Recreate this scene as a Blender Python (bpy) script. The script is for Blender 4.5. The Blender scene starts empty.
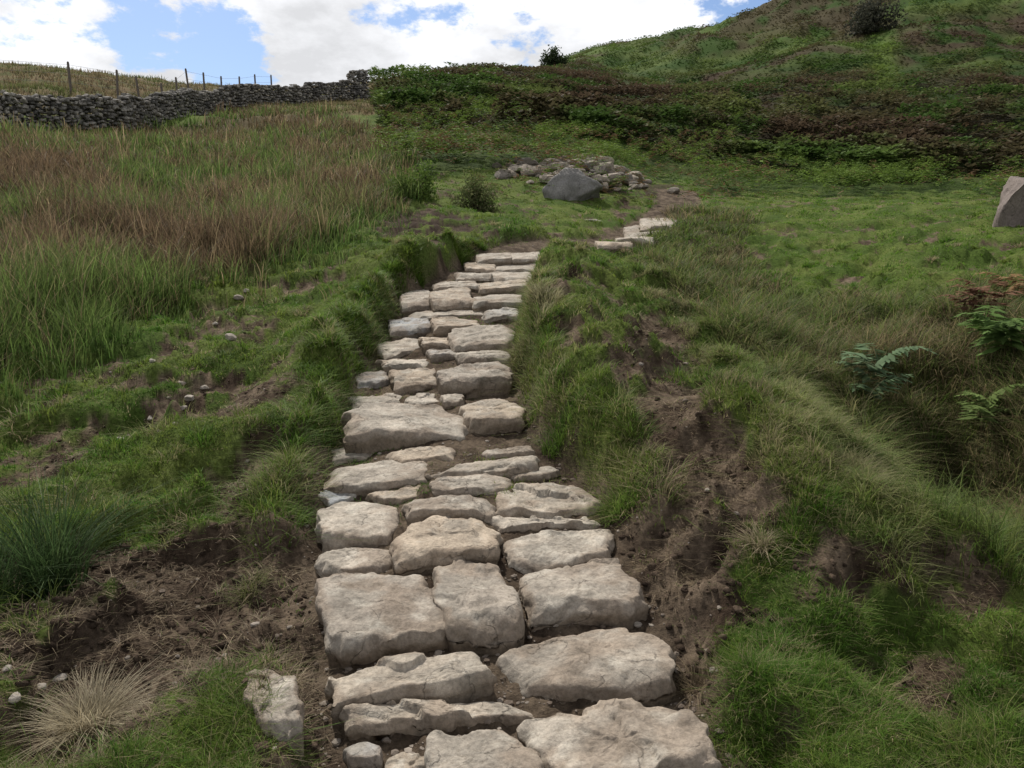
import bpy, math, numpy as np
from mathutils import Vector
rng=np.random.default_rng(7)
CH=1.6; PT=math.radians(10); F=770.0
cp,sp=math.cos(PT),math.sin(PT)
def unp(u,v,d):
    x=(u-512)/F*d; up=(384-v)/F*d
    return x, d*cp+up*sp, CH-d*sp+up*cp
def proj(x,y,z):
    dz=z-CH; d=y*cp-dz*sp; up=y*sp+dz*cp
    d=np.maximum(d,0.05)
    return 512+F*x/d, 384-F*up/d, d
# ---------- noise
def _h(ix,iy,iz):
    n=(ix.astype(np.int64)*374761393+iy.astype(np.int64)*668265263+iz.astype(np.int64)*2147483647+1013)&0xffffffff
    n=((n^(n>>13))*1274126177)&0xffffffff
    n=((n^(n>>15))*2246822519)&0xffffffff
    return ((n^(n>>16))&0xffff)/65535.0
def vn(x,y,z=None):
    if z is None: 
        x0=np.floor(x);y0=np.floor(y);fx=x-x0;fy=y-y0
        fx=fx*fx*(3-2*fx);fy=fy*fy*(3-2*fy);o=np.zeros_like(x0)
        a=_h(x0,y0,o);b=_h(x0+1,y0,o);c=_h(x0,y0+1,o);d=_h(x0+1,y0+1,o)
        return (a*(1-fx)+b*fx)*(1-fy)+(c*(1-fx)+d*fx)*fy
    x0=np.floor(x);y0=np.floor(y);z0=np.floor(z);fx=x-x0;fy=y-y0;fz=z-z0
    fx=fx*fx*(3-2*fx);fy=fy*fy*(3-2*fy);fz=fz*fz*(3-2*fz)
    r=0
    for k,wz in ((0,1-fz),(1,fz)):
        a=_h(x0,y0,z0+k);b=_h(x0+1,y0,z0+k);c=_h(x0,y0+1,z0+k);d=_h(x0+1,y0+1,z0+k)
        r=r+wz*((a*(1-fx)+b*fx)*(1-fy)+(c*(1-fx)+d*fx)*fy)
    return r
def fbm(x,y,z=None,o=4):
    s=0;a=.5;t=0
    for i in range(o):
        s=s+a*(vn(x+17.3*i,y-9.1*i) if z is None else vn(x+17.3*i,y-9.1*i,z+3.7*i)); t+=a; a*=.5; x=x*2.03;y=y*2.03
        if z is not None: z=z*2.03
    return s/t
def ss(a,b,x):
    t=np.clip((x-a)/(b-a),0,1); return t*t*(3-2*t)
def pip(u,v,poly):
    r=np.zeros(u.shape,bool);n=len(poly)
    for i in range(n):
        x1,y1=poly[i];x2,y2=poly[(i+1)%n]
        if y1==y2: continue
        c=((y1>v)!=(y2>v))&(u<(x2-x1)*(v-y1)/(y2-y1)+x1)
        r^=c
    return r
def blob(u,v,cx,cy,rx,ry): return np.exp(-((u-cx)/rx)**2-((v-cy)/ry)**2)
# ---------- path layout
vd=np.array([252,290,340,420,500,600,740,768.]); dd=np.array([13,10,7.5,5.2,3.9,3.1,2.4,2.25])
def dpath(v): return 1/np.interp(v,vd,1/dd)
E=[(768,340,720),(700,325,685),(650,328,668),(600,318,642),(550,315,612),(500,312,602),(470,325,572),(450,330,545),(430,345,528),(400,350,524),(370,357,512),(340,378,514),(310,395,522),(290,404,528),(270,452,536),(252,476,547)]
PY=[-6.,1.0];PL=[-.5,-.5];PR=[.6,.6]
for v,a,b in E:
    d=dpath(v);x1,y,z=unp(a,v,d);x2,_,_=unp(b,v,d);PY.append(y);PL.append(x1);PR.append(x2)
for y,c in ((14.6,.9),(16.2,2.0),(17.8,2.9),(19.4,3.65),(22,4.6),(26,5.5)):
    PY.append(y);PL.append(c-.62);PR.append(c+.62)
PY=np.array(PY);PL=np.array(PL);PR=np.array(PR)
def pdist(x,y):
    l=np.interp(y,PY,PL);r=np.interp(y,PY,PR)
    q=np.abs(x-(l+r)/2)-(r-l)/2
    return np.where(y>27,9,q)
def trench(x,y):
    D=np.interp(y,[1.5,3,4,6,12,14,20,24],[.05,.11,.20,.33,.36,.18,.08,0])
    return D*(1-ss(-.02,.20,pdist(x,y)+.14*(fbm(x*2.5,y*2.5,o=2)-.5)))
def bank(x,y):
    q=pdist(x,y);c=(np.interp(y,PY,PL)+np.interp(y,PY,PR))/2
    right=.27*np.exp(-((q-.6)/.42)**2)*ss(2.4,4.3,y)*(1-ss(11,14,y))
    left=.18*np.exp(-((q-.35)/.30)**2)*ss(4.2,6,y)*(1-ss(11.5,14,y))
    return np.where(x>c,right,left)
# ---------- terrain control points
CPT=[]
for v in vd:
    i=np.interp(v,[e[0] for e in E[::-1]],[(e[1]+e[2])/2 for e in E[::-1]]); CPT.append((i,v,dpath(v)))
CPT+=[(570,245,14.5),(612,243,16.3),(642,230,17.8),(662,220,19.3)]
CPT+=[(880,480,3.7),(1024,590,2.9),(800,400,4.8),(720,330,7.0),(655,262,10),(700,520,3.45),(650,400,5.0),(600,320,7.2),(575,275,10.2),(900,700,2.45),(1100,768,2.2),(760,620,2.85)]
CPT+=[(960,520,5.6),(1060,520,4.9),(900,420,6.2),(1024,400,5.6),(780,335,8.5),(700,272,12.5),(1150,600,4.3),(1300,600,4.6),(950,330,7.6),(1024,330,7.6),(1200,400,6)]
CPT+=[(850,290,11),(850,230,16),(1000,230,14),(1000,290,10),(850,205,22),(1000,206,19),(1250,220,16),(1250,300,9.5),(740,215,19)]
CPT+=[(800,180,40),(1000,190,33),(1300,190,33),(800,130,60),(950,120,60),(1300,100,60),(800,90,90),(700,84,115),(1000,60,105),(1300,30,105),
 (560,62,200),(620,46,195),(700,26,190),(780,7,185),(850,-22,185),(1000,-70,190),(1300,-150,200),
 (620,130,420),(780,110,420),(1000,70,420),(1300,0,420)]
WALL=[(-330,112,31),(-160,116,31),(-60,120,33),(8,125,35),(60,129,37),(120,130,40),(165,122,46),(210,111,53),(270,103,60),(330,99,66),(368,96,69)]
CPT+=WALL
CPT+=[(8,101,40),(100,103,46),(170,101,53),(230,97,61),(-160,98,40),(0,67,72),(100,77,74),(200,86,78),(270,90,82),(-200,60,70),(-500,50,70),
 (0,110,130),(150,112,130),(300,112,140),(-300,100,130),(100,130,420),(400,130,420),(-300,130,420)]
CPT+=[(400,80,92),(330,86,92),(480,72,112),(440,100,160),(520,74,150),(450,130,42),(550,160,32),(600,130,50),(640,170,35),(500,105,65),(650,105,75)]
CPT+=[(400,205,18),(520,215,18.5),(550,195,22),(200,200,20),(50,200,17),(300,150,33),(120,155,27),(-200,200,15),(0,300,9),(200,300,9.6),(330,260,11.5),(440,235,14.5),(-250,300,9),
 (0,400,5.9),(150,400,5.7),(300,400,5.3),(360,300,9.2),(0,500,4.1),(150,500,4.0),(250,500,3.9),(0,600,3.2),(200,600,3.12),(0,768,2.3),(200,768,2.27),(-300,500,4.1),(-300,768,2.3),(-500,200,14)]
XY=[];Z=[]
for u,v,d in CPT:
    x,y,z=unp(u,v,d); XY.append((x,y)); Z.append(z)
for a in (-55,-30,0,30,55):
    for r in (.6,1.2):
        XY.append((r*math.sin(math.radians(a)),r*math.cos(math.radians(a)))); Z.append(.0+.1*r)
XY=np.array(XY);Z=np.array(Z); Z=Z+trench(XY[:,0],XY[:,1])
def ab(x,y):
    r=np.hypot(x,y); a=np.arctan2(x,y); a=np.clip(a,-.95,.95)
    return a*2.2, np.log(np.maximum(r,.5)), r
A,B_,R=ab(XY[:,0],XY[:,1]); G=(Z-.13*XY[:,1])/(R+2)
def phi(d2): return .5*d2*np.log(d2+1e-9)
n=len(A); K=phi((A[:,None]-A)**2+(B_[:,None]-B_)**2)+np.eye(n)*2e-3
P=np.c_[np.ones(n),A,B_]
M=np.block([[K,P],[P.T,np.zeros((3,3))]]); W_=np.linalg.solve(M,np.r_[G,0,0,0])
def base(x,y):
    a,b,r=ab(x,y); o=W_[n]+W_[n+1]*a+W_[n+2]*b
    for i in range(n): o=o+W_[i]*phi((a-A[i])**2+(b-B_[i])**2)
    return o*(r+2)+.13*y
TH=np.r_[np.linspace(-math.pi,-.80,40)[:-1],np.linspace(-.80,.80,900),np.linspace(.80,math.pi,40)[1:]]
LR=np.linspace(math.log(.3),math.log(600),900)
T2,L2=np.meshgrid(TH,LR); R2=np.exp(L2); GX=R2*np.sin(T2); GY=R2*np.cos(T2)
GZ=base(GX.ravel(),GY.ravel()).reshape(GX.shape)
def nnf(x,y): return fbm(x*2.2+4,y*2.2,o=4)
pm=1-ss(-.05,.2,pdist(GX,GY))
nz=(fbm(GX*3.1,GY*3.1,o=4)-.5)*.17*(1-ss(14,40,R2))*(1-.8*pm)
nz+=(1-ss(.40,.60,nnf(GX,GY))-.5)*.14*(1-ss(12,25,R2))*(1-pm)
nz+=(fbm(GX*11,GY*11+5,o=4)-.5)*.06*(1-ss(6,20,R2))
nz+=(fbm(GX*34,GY*34+5,o=2)-.5)*.022*(1-ss(3,8,R2))
nz+=(fbm(GX*.7+9,GY*.7,o=3)-.5)*.30*ss(3,12,R2)*(1-pm)
nz+=(fbm(GX*.22+3,GY*.22,o=4)-.5)*1.3*ss(22,50,R2)
nz+=(fbm(GX*.05+1,GY*.05+4,o=6)-.5)*10*ss(80,170,R2)*ss(.02,.15,T2)
GZ=GZ-trench(GX,GY)+bank(GX,GY)+nz
IA=np.arange(len(TH));IL=np.arange(len(LR))
def Hs(x,y):
    a=np.interp(np.arctan2(x,y),TH,IA); l=np.interp(np.log(np.hypot(x,y)+1e-6),LR,IL)
    i=np.clip(a.astype(int),0,len(TH)-2);j=np.clip(l.astype(int),0,len(LR)-2);fa=a-i;fl=l-j
    return (GZ[j,i]*(1-fa)+GZ[j,i+1]*fa)*(1-fl)+(GZ[j+1,i]*(1-fa)+GZ[j+1,i+1]*fa)*fl
# ---------- zones
MOOR=[(-900,520),(-50,400),(0,372),(120,325),(230,274),(330,228),(400,200),(410,165),(350,128),(300,108),(200,120),(100,135),(0,130),(-900,130)]
GUL=[(640,258),(700,300),(760,350),(830,400),(880,460),(940,520),(1024,575),(1500,700),(1500,270),(1100,275),(1024,292),(960,300),(900,300),(830,300),(770,285),(735,245),(745,212),(700,205),(650,225)]
BRK=[(385,176),(480,172),(560,168),(640,178),(720,188),(900,192),(1024,194),(2500,200),(2500,-900),(850,-300),(560,0),(400,40),(372,80),(375,104),(400,140)]
DB=((275,480,50,60,.9),(230,570,75,60,1.),(45,610,110,70,1.1),(150,650,80,60,.9),(300,560,35,80,1.),(180,400,70,34,.75),(235,330,65,28,.7),(290,280,60,14,.5),(280,650,50,100,.9),(150,745,130,40,.85),(30,700,80,60,.9),
    (640,350,60,34,1.),(690,425,60,40,.95),(740,540,110,60,1.05),(650,560,55,65,1.),(690,660,45,90,1.),(860,565,90,34,.9),(560,300,24,45,.75),(760,600,70,30,.9),(780,700,70,40,.7),(560,420,40,40,.6),(430,225,75,13,1.0),(655,192,44,9,1.0),(960,550,70,24,.7),(600,270,30,12,.5),(720,480,60,30,.8),(930,680,60,30,.5))
def zones(x,y,z):
    u,v,d=proj(x,y,z); r=np.hypot(x,y)
    j1=(fbm(x*40/(r+2),y*40/(r+2),o=3)-.5)
    j2=(fbm(x*40/(r+2)+50,y*40/(r+2),o=3)-.5)
    uu=u+j1*70; vv=v+j2*28*np.clip(v/200,.4,1.5)
    moor=pip(uu,vv,MOOR)&(x<0)&(r>5)
    gul=pip(uu,vv,GUL)&(x>1.75)&(r>3.0)&(r<22)
    brk=pip(uu,vv,BRK)&(r>20)
    dirt=.0*u
    for b in DB: dirt=dirt+b[4]*blob(u,v,*b[:4])
    pd=pdist(x,y)
    dirt=np.minimum(dirt,1.0)+.4*np.exp(-(pd/.12)**2)*(r<6)
    nn=nnf(x,y)+.55*(fbm(x*11,y*11,o=2)-.5)
    dirt=ss(.50,.64,dirt*.46+nn*1.2-.26)*(1-ss(24,40,r))
    return u,v,r,moor,gul,brk,dirt,pd
def C(*c): return np.array(c,float)
def lerp(a,b,t): return a*(1-t)[...,None]+b*t[...,None]
X,Y,ZZ=GX.ravel(),GY.ravel(),GZ.ravel()
u,v,r,moor,gul,brk,dirt,pd=zones(X,Y,ZZ)
n1=fbm(X*1.7,Y*1.7,o=4)
col=lerp(C(.06,.095,.02),C(.11,.14,.036),ss(.3,.7,n1))
dc=lerp(C(.058,.040,.028),C(.185,.14,.10),ss(.3,.75,fbm(X*9,Y*9,o=4)))
dk=np.clip(blob(u,v,30,610,130,80)+blob(u,v,430,225,90,20)+blob(u,v,655,190,60,14)+blob(u,v,740,540,60,40)*.4,0,1)
dc=lerp(dc,C(.035,.024,.019)[None]+0*dc,dk*.8)
col=lerp(col,dc,dirt)
pth=1-ss(-.02,.14,pd)
col=lerp(col,lerp(C(.065,.047,.034),C(.15,.115,.083),ss(.3,.7,fbm(X*9,Y*9,o=4))),pth)
col[moor]=lerp(C(.07,.07,.03),C(.10,.07,.04),n1)[moor]
col[gul]=lerp(C(.05,.055,.02),C(.085,.078,.04),n1)[gul]
bc=lerp(C(.03,.05,.012),C(.055,.08,.02),ss(.4,.62,n1))
col[brk]=bc[brk]
def hillcol(u,v,x,y):
    a=fbm(x*.07+8,y*.07,o=5); b=fbm(x*.25+1,y*.25,o=4)
    g=lerp(C(.046,.085,.02),C(.10,.145,.038),ss(.35,.65,b))
    br=np.clip(ss(.44,.57,a)*.85+.9*blob(u,v,870,82,230,12)+.9*blob(u,v,980,25,90,14)+.7*blob(u,v,700,48,80,9)+.7*blob(u,v,640,105,110,12)+.6*blob(u,v,820,150,200,10),0,1)*ss(.3,.5,b)
    g=lerp(g,C(.072,.052,.034)+0*g,br)
    g=lerp(g,C(.12,.18,.04)+0*g,np.clip(.9*blob(u,v,885,62,14,30)+.5*blob(u,v,750,120,80,8)+.4*blob(u,v,620,50,50,6)+.3*blob(u,v,780,40,60,10),0,1))
    return g
hc=hillcol(u,v,X,Y)
t=(ss(38,60,r)*(brk|(u>380)))
col=lerp(col,hc*(.45+.35*ss(90,150,r))[:,None],t)
lf=(u<375)&(v<115)&(r>38)
col[lf]=lerp(C(.09,.095,.035),C(.15,.11,.06),ss(.4,.6,n1))[lf]
# ---------- mesh helpers
def vmat(name,rough=.8,trans=0.,nscale=30,namt=.35,bump=0,bscale=60,spec=.3):
    m=bpy.data.materials.new(name);m.use_nodes=True;nt=m.node_tree;N=nt.nodes;L=nt.links
    bs=N['Principled BSDF'];out=N['Material Output']
    at=N.new('ShaderNodeAttribute');at.attribute_name='Col'
    tc=N.new('ShaderNodeTexCoord')
    no=N.new('ShaderNodeTexNoise');no.inputs['Scale'].default_value=nscale;no.inputs['Detail'].default_value=6;no.inputs['Roughness'].default_value=.65
    L.new(tc.outputs['Object'],no.inputs['Vector'])
    mr=N.new('ShaderNodeMapRange');mr.inputs[1].default_value=.3;mr.inputs[2].default_value=.7;mr.inputs[3].default_value=1-namt;mr.inputs[4].default_value=1+namt
    L.new(no.outputs['Fac'],mr.inputs[0])
    mx=N.new('ShaderNodeVectorMath');mx.operation='SCALE';L.new(at.outputs['Color'],mx.inputs[0]);L.new(mr.outputs[0],mx.inputs['Scale'])
    L.new(mx.outputs[0],bs.inputs['Base Color'])
    bs.inputs['Roughness'].default_value=rough;bs.inputs['Specular IOR Level'].default_value=spec
    if bump:
        nb=N.new('ShaderNodeTexNoise');nb.inputs['Scale'].default_value=bscale;nb.inputs['Detail'].default_value=8;nb.inputs['Roughness'].default_value=.7
        L.new(tc.outputs['Object'],nb.inputs['Vector'])
        b=N.new('ShaderNodeBump');b.name='bump';b.inputs['Strength'].default_value=.9;b.inputs['Distance'].default_value=bump
        L.new(nb.outputs['Fac'],b.inputs['Height']);L.new(b.outputs[0],bs.inputs['Normal'])
    if trans:
        tr=N.new('ShaderNodeBsdfTranslucent');L.new(mx.outputs[0],tr.inputs['Color'])
        ms=N.new('ShaderNodeMixShader');ms.inputs[0].default_value=trans
        L.new(bs.outputs[0],ms.inputs[1]);L.new(tr.outputs[0],ms.inputs[2]);L.new(ms.outputs[0],out.inputs['Surface'])
    return m
def mk(name,V,Fc,col,mat,smooth=True,parent=None):
    V=np.asarray(V,np.float32).reshape(-1,3);Fc=np.asarray(Fc,np.int32);k=Fc.shape[1]
    me=bpy.data.meshes.new(name);me.vertices.add(len(V));me.vertices.foreach_set('co',V.ravel())
    me.loops.add(Fc.size);me.loops.foreach_set('vertex_index',Fc.ravel())
    me.polygons.add(len(Fc));me.polygons.foreach_set('loop_start',np.arange(len(Fc),dtype=np.int32)*k)
    me.update(calc_edges=True)
    me.polygons.foreach_set('use_smooth',np.full(len(Fc),smooth))
    at=me.color_attributes.new('Col','FLOAT_COLOR','POINT')
    c=np.ones((len(V),4),np.float32);c[:,:3]=col;at.data.foreach_set('color',c.ravel())
    me.materials.append(mat)
    o=bpy.data.objects.new(name,me);bpy.context.scene.collection.objects.link(o)
    if parent: o.parent=parent
    return o
def join(parts):
    V=[];Fs=[];Cs=[];o=0
    for v_,f_,c_ in parts:
        V.append(v_);Fs.append(f_+o);Cs.append(np.broadcast_to(c_,(len(v_),3)));o+=len(v_)
    return np.concatenate(V),np.concatenate(Fs),np.concatenate(Cs)
nr,nc=GX.shape
idx=np.arange(nr*nc).reshape(nr,nc)
Fq=np.stack([idx[:-1,:-1],idx[:-1,1:],idx[1:,1:],idx[1:,:-1]],-1).reshape(-1,4)[:,::-1]
M_ground=vmat('ground_mat',.95,0,30,.5,.04,60,.05)
mk('hillside_ground',np.stack([X,Y,ZZ],-1),Fq,col,M_ground)
M_grass=vmat('grass_mat',.6,.45,3,.25,spec=.12)
# ---------- blades
def blades(Bp,H,W,az,lean,cb,ct,S=2):
    N=len(Bp);V=np.zeros((N,S+1,2,3));Cc=np.zeros((N,S+1,2,3))
    sa=az+math.pi/2+(rng.random(N)-.5)*1.4
    for k in range(S+1):
        t=k/S
        w=W*(1-t)**.7*.5+W*.06
        cx=Bp[:,0]+np.cos(az)*lean*H*t*t;cy=Bp[:,1]+np.sin(az)*lean*H*t*t
        cz=Bp[:,2]+H*t*(1-.4*np.minimum(lean,1.6)*t)
        for s,sg in ((0,1),(1,-1)):
            V[:,k,s,0]=cx+sg*w*np.cos(sa);V[:,k,s,1]=cy+sg*w*np.sin(sa);V[:,k,s,2]=cz
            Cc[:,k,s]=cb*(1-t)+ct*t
    b=np.arange(N)[:,None]*2*(S+1)+np.arange(S)[None]*2
    Fc=np.stack([b,b+1,b+3,b+2],-1).reshape(-1,4)
    return V.reshape(-1,3),Fc,Cc.reshape(-1,3)
def leaves(Bp,D,L,Wd,Sd,c):
    N=len(Bp);m=Bp+D*L[:,None]*.45
    V=np.stack([Bp,m+Sd*Wd[:,None]*.5,Bp+D*L[:,None],m-Sd*Wd[:,None]*.5],1).reshape(-1,3)
    Fc=np.arange(N*4).reshape(-1,4)
    return V,Fc,np.repeat(c,4,0)
def nrm(a): return a/(np.linalg.norm(a,axis=-1,keepdims=True)+1e-9)
def scatter(N,r0,r1,p=.5,th=.74,tmin=None):
    a=rng.uniform(-th if tmin is None else tmin,th,N)
    q=rng.uniform(r1**-p,r0**-p,N);r=q**(-1/p)
    return r*np.sin(a),r*np.cos(a)
def tufts(x,y,nb,rad,h,w,lean,cb,ct,S=2,out=.7,cj=.18,sink=.01):
    N=len(x);i=np.repeat(np.arange(N),nb);M=len(i)
    az=rng.uniform(0,2*math.pi,M);rr=np.sqrt(rng.random(M))
    px=x[i]+np.cos(az)*rr*rad[i];py=y[i]+np.sin(az)*rr*rad[i];pz=Hs(px,py)-sink
    az2=az+rng.normal(0,.7,M)
    hh=h[i]*rng.uniform(.45,1.15,M);ll=lean[i]*(out*rr+ (1-out))*rng.uniform(.4,1.5,M)
    j=1+rng.normal(0,cj,(M,1))
    return blades(np.c_[px,py,pz],hh,w[i]*rng.uniform(.7,1.3,M),az2,ll,cb[i]*j,ct[i]*j,S)
GREEN=C(.088,.195,.024);YG=C(.19,.25,.048);DRY=C(.38,.31,.19)
# short turf
x,y=scatter(63000,1.7,46,.55)
z=Hs(x,y);u,v,r,moor,gul,brk,dirt,pd=zones(x,y,z)
keep=(rng.random(len(x))>np.minimum(dirt*1.05,.95))&((pd>.02+.08*rng.random(len(x)))|((rng.random(len(x))<.30)&(r>3.6)&(r<16)))&~(moor&(rng.random(len(x))<.5))&~brk
x,y,u,v,r,gul,dirt,pd=[q[keep] for q in (x,y,u,v,r,gul,dirt,pd)]
N=len(x);ct=lerp(GREEN,YG,ss(.35,.65,fbm(x*1.1+3,y*1.1,o=4)*.8+rng.random(N)*.2));d=rng.random(N)
bright=ss(.2,.8,blob(u,v,890,250,190,50)+blob(u,v,400,300,100,50)*.8+blob(u,v,320,380,80,60)*.6)
ct=lerp(ct,C(.14,.27,.03)+0*ct,bright*.8)
dryp=.06+.28*blob(u,v,540,310,28,60)+.4*blob(u,v,830,450,80,60)+.22*blob(u,v,680,430,110,120)+.2*(dirt>.15)+.16*(r<3.4)+.12*blob(u,v,200,400,120,60)
isd=d<dryp;ct[isd]=lerp(ct[isd],DRY+0*ct[isd],rng.uniform(.4,1,isd.sum()))
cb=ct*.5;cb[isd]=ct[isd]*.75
tall=ss(.56,.72,fbm(x*2.6+30,y*2.6,o=3))
edge=np.exp(-((pd-.12)/.12)**2)
h=(.026+.036*tall+.025*edge+.018*rng.random(N))*(1+.035*np.minimum(r,30))*(1-.25*bright)*(1-.4*dirt)*(.72+.28*ss(2.3,4.5,r))
h[pd<.02]*=.55
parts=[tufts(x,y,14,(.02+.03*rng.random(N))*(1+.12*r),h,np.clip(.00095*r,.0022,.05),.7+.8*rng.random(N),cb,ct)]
# shaggy tussocks dotted over the banks
x,y=scatter(2600,1.8,16,.6);z=Hs(x,y);u,v,r,moor,gul,brk,dirt,pd=zones(x,y,z)
k=(pd>.08)&~moor&(dirt<.4)&(nnf(x,y)<.53)
x,y,u,v,r,pd=[q[k] for q in (x,y,u,v,r,pd)];N=len(x)
ct=lerp(GREEN,YG,rng.random(N));isd=rng.random(N)<.25+.5*blob(u,v,545,300,30,60)+.6*blob(u,v,840,450,80,70)+.25*blob(u,v,680,430,110,120);ct[isd]=lerp(YG,DRY,rng.uniform(.3,1,isd.sum()))
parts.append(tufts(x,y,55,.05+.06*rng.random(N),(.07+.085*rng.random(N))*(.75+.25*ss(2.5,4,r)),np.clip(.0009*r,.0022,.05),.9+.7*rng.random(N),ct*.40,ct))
# tussocks overhanging both edges of the sunken path
N=640;y=rng.uniform(3.3,13.5,N);sd=rng.random(N)<.5;q=rng.uniform(.05,.30,N)
x=np.where(sd,np.interp(y,PY,PR)+q,np.interp(y,PY,PL)-q);r=np.hypot(x,y)
k=(fbm(x*1.6+60,y*1.6,o=3)>.42);x,y,r,sd=x[k],y[k],r[k],sd[k];N=len(x)
ct=lerp(GREEN,YG,rng.random(N));isd=rng.random(N)<np.where(sd,.48,.15);ct[isd]=lerp(YG,DRY,rng.uniform(.3,1,isd.sum()))
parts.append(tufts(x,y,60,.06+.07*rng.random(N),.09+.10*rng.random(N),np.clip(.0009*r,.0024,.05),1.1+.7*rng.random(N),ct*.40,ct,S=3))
# shaggy crest above the gully
x,y=scatter(1500,3.,11,.6,.5,.15);z=Hs(x,y);u,v,r,moor,gul,brk,dirt,pd=zones(x,y,z)
k=(np.abs(x-1.8-.25*(fbm(y*2,x*0,o=2)-.5))<.38);x,y,r=x[k],y[k],r[k];N=len(x)
ct=lerp(lerp(GREEN,YG,rng.random(N)),C(.33,.29,.16)+np.zeros((N,3)),rng.uniform(0,.9,N))
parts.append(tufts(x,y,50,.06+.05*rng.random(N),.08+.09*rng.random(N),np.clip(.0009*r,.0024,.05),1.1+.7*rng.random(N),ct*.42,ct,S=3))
# rough pasture beyond the wall
x,y=scatter(9000,39,85,.3,-.10,-.80);z=Hs(x,y);u,v,d=proj(x,y,z);k=(v<114);x,y=x[k],y[k];N=len(x);r=np.hypot(x,y)
ct=lerp(C(.12,.145,.05),C(.20,.155,.09),ss(.35,.65,fbm(x*.3,y*.3,o=3)+rng.normal(0,.08,N)))
parts.append(tufts(x,y,6,.5+0*x,.25+.2*rng.random(N),.05+0*x,.6+0*x,ct*.6,ct))
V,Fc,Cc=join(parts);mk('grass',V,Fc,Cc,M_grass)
# dead straw on bare soil
x,y=scatter(28000,1.7,14,.6);z=Hs(x,y);u,v,r,moor,gul,brk,dirt,pd=zones(x,y,z)
k=(dirt>.3)&(pd>.05)&(fbm(x*3,y*3+40,o=3)>.44);x,y,r=x[k],y[k],r[k];N=len(x)
c=lerp(C(.12,.085,.055),C(.36,.29,.19),rng.random(N)**1.5)
V,Fc,Cc=tufts(x,y,5,.05+0*x,.014+.02*rng.random(N),np.clip(.0009*r,.0018,.02),2.+3*rng.random(N),c*.8,c,out=.2,sink=0)
mk('dead_grass_litter',V,Fc,Cc,M_grass)
# moorland rushes
x,y=scatter(28000,5.5,75,.35,.2,-.80);z=Hs(x,y);u,v,r,moor,gul,brk,dirt,pd=zones(x,y,z)
cl=fbm(x*1.1,y*1.1,o=4)
sp_=np.abs(rng.normal(0,1,len(x)));mo2=pip(u-sp_*22,v-sp_*9*np.clip(v/250,.2,1.3),MOOR)&(x<0)&(r>5)&(pd>.5)
k=(moor|(mo2&(rng.random(len(x))<.5)&(u<405)&(v>150)))&(cl>.34);edge_=~moor[k];x,y,u,v,r,cl=x[k],y[k],u[k],v[k],r[k],cl[k];N=len(x)
g=ss(.43,.60,fbm(x*.45+2,y*.45,o=4)+.24*blob(u,v,60,335,190,60)+.14*blob(u,v,240,195,80,30)+rng.normal(0,.07,N)-.03*(v<200)+.1*edge_)
cb=lerp(C(.10,.085,.04),C(.055,.11,.024),g);ct=lerp(lerp(C(.20,.135,.088),C(.13,.085,.058),rng.random(N)),C(.14,.19,.055),g)
st=rng.random(N)<.11;ct[st]=C(.31,.24,.145);cb[st]=C(.17,.14,.07)
V,Fc,Cc=tufts(x,y,12,.10+.012*r,((.26+.34*rng.random(N))*(.5+1.1*ss(.36,.62,cl)))*ss(4,11,r)**.5*np.where(edge_,.55,1)+.08,np.clip(.0010*r,.003,.06),.35+.4*rng.random(N),cb,ct,S=3,out=.6,cj=.28)
mk('moorland_rushes',V,Fc,Cc,M_grass)
# gully grasses
x,y=scatter(9500,2.8,24,.6,.80,.12);z=Hs(x,y);u,v,r,moor,gul,brk,dirt,pd=zones(x,y,z)
k=gul;x,y,u,v,r=x[k],y[k],u[k],v[k],r[k];N=len(x)
g=rng.random(N)*.5+fbm(x*.9,y*.9,o=3)*.7
ct=lerp(lerp(C(.085,.16,.03),C(.17,.21,.055),rng.random(N)),C(.28,.22,.125)+np.zeros((N,3)),ss(.5,.85,g))
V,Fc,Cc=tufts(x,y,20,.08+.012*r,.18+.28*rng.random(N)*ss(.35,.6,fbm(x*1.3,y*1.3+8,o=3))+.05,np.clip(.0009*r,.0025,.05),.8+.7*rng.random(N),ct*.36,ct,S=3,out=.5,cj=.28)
mk('gully_grass',V,Fc,Cc,M_grass)
# ---------- bracken
M_brk=vmat('bracken_mat',.75,.3,2,.3,spec=.08)
def fronds(Bp,L,az,c,K=7):
    P=[];N=len(Bp);d=np.c_[np.cos(az),np.sin(az),0*az];s=np.c_[-np.sin(az),np.cos(az),0*az];up=np.array([0,0,1.])
    for k in range(K):
        t=(k+.6)/K
        b=Bp+d*(L*.8*t)[:,None]+up*(L*(1.0*t-.75*t*t))[:,None]
        for sg in (1,-1):
            D=nrm(s*sg*.85+d*.5+up*(-.15)+rng.normal(0,.12,(N,3)))
            l=L*(.40*(1-t)+.06);P.append(leaves(b,D,l,l*.32,nrm(np.cross(D,up)*1.+rng.normal(0,.2,(N,3))),c*(.85+.3*rng.random((N,1)))))
    b=Bp+d*(L*.8*.9)[:,None]+up*(L*(.9-.61))[:,None]
    P.append(leaves(b,nrm(d-up*.4),L*.15,L*.06,s,c))
    P.append(leaves(Bp,nrm(d*.7+up*.9),L*.5,L*.02,s,c*.7))
    return join(P)
def clumph(x,y,f):
    return ss(.46,.60,fbm(x*f,y*f,o=3))*(.6+.8*fbm(x*f*.5+9,y*f*.5,o=2))
x,y=scatter(36000,18,66,.45,.70,-.25);z=Hs(x,y);u,v,r,moor,gul,brk,dirt,pd=zones(x,y,z)
ch=clumph(x,y,.42)
k=(brk|((r>20)&(u>470)&(v<200)&(rng.random(len(x))<.35)))&(rng.random(len(x))<.18+1.2*ch)&(dirt<.5);x,y,u,v,r,z,ch=x[k],y[k],u[k],v[k],r[k],z[k],ch[k];N=len(x)
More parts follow.
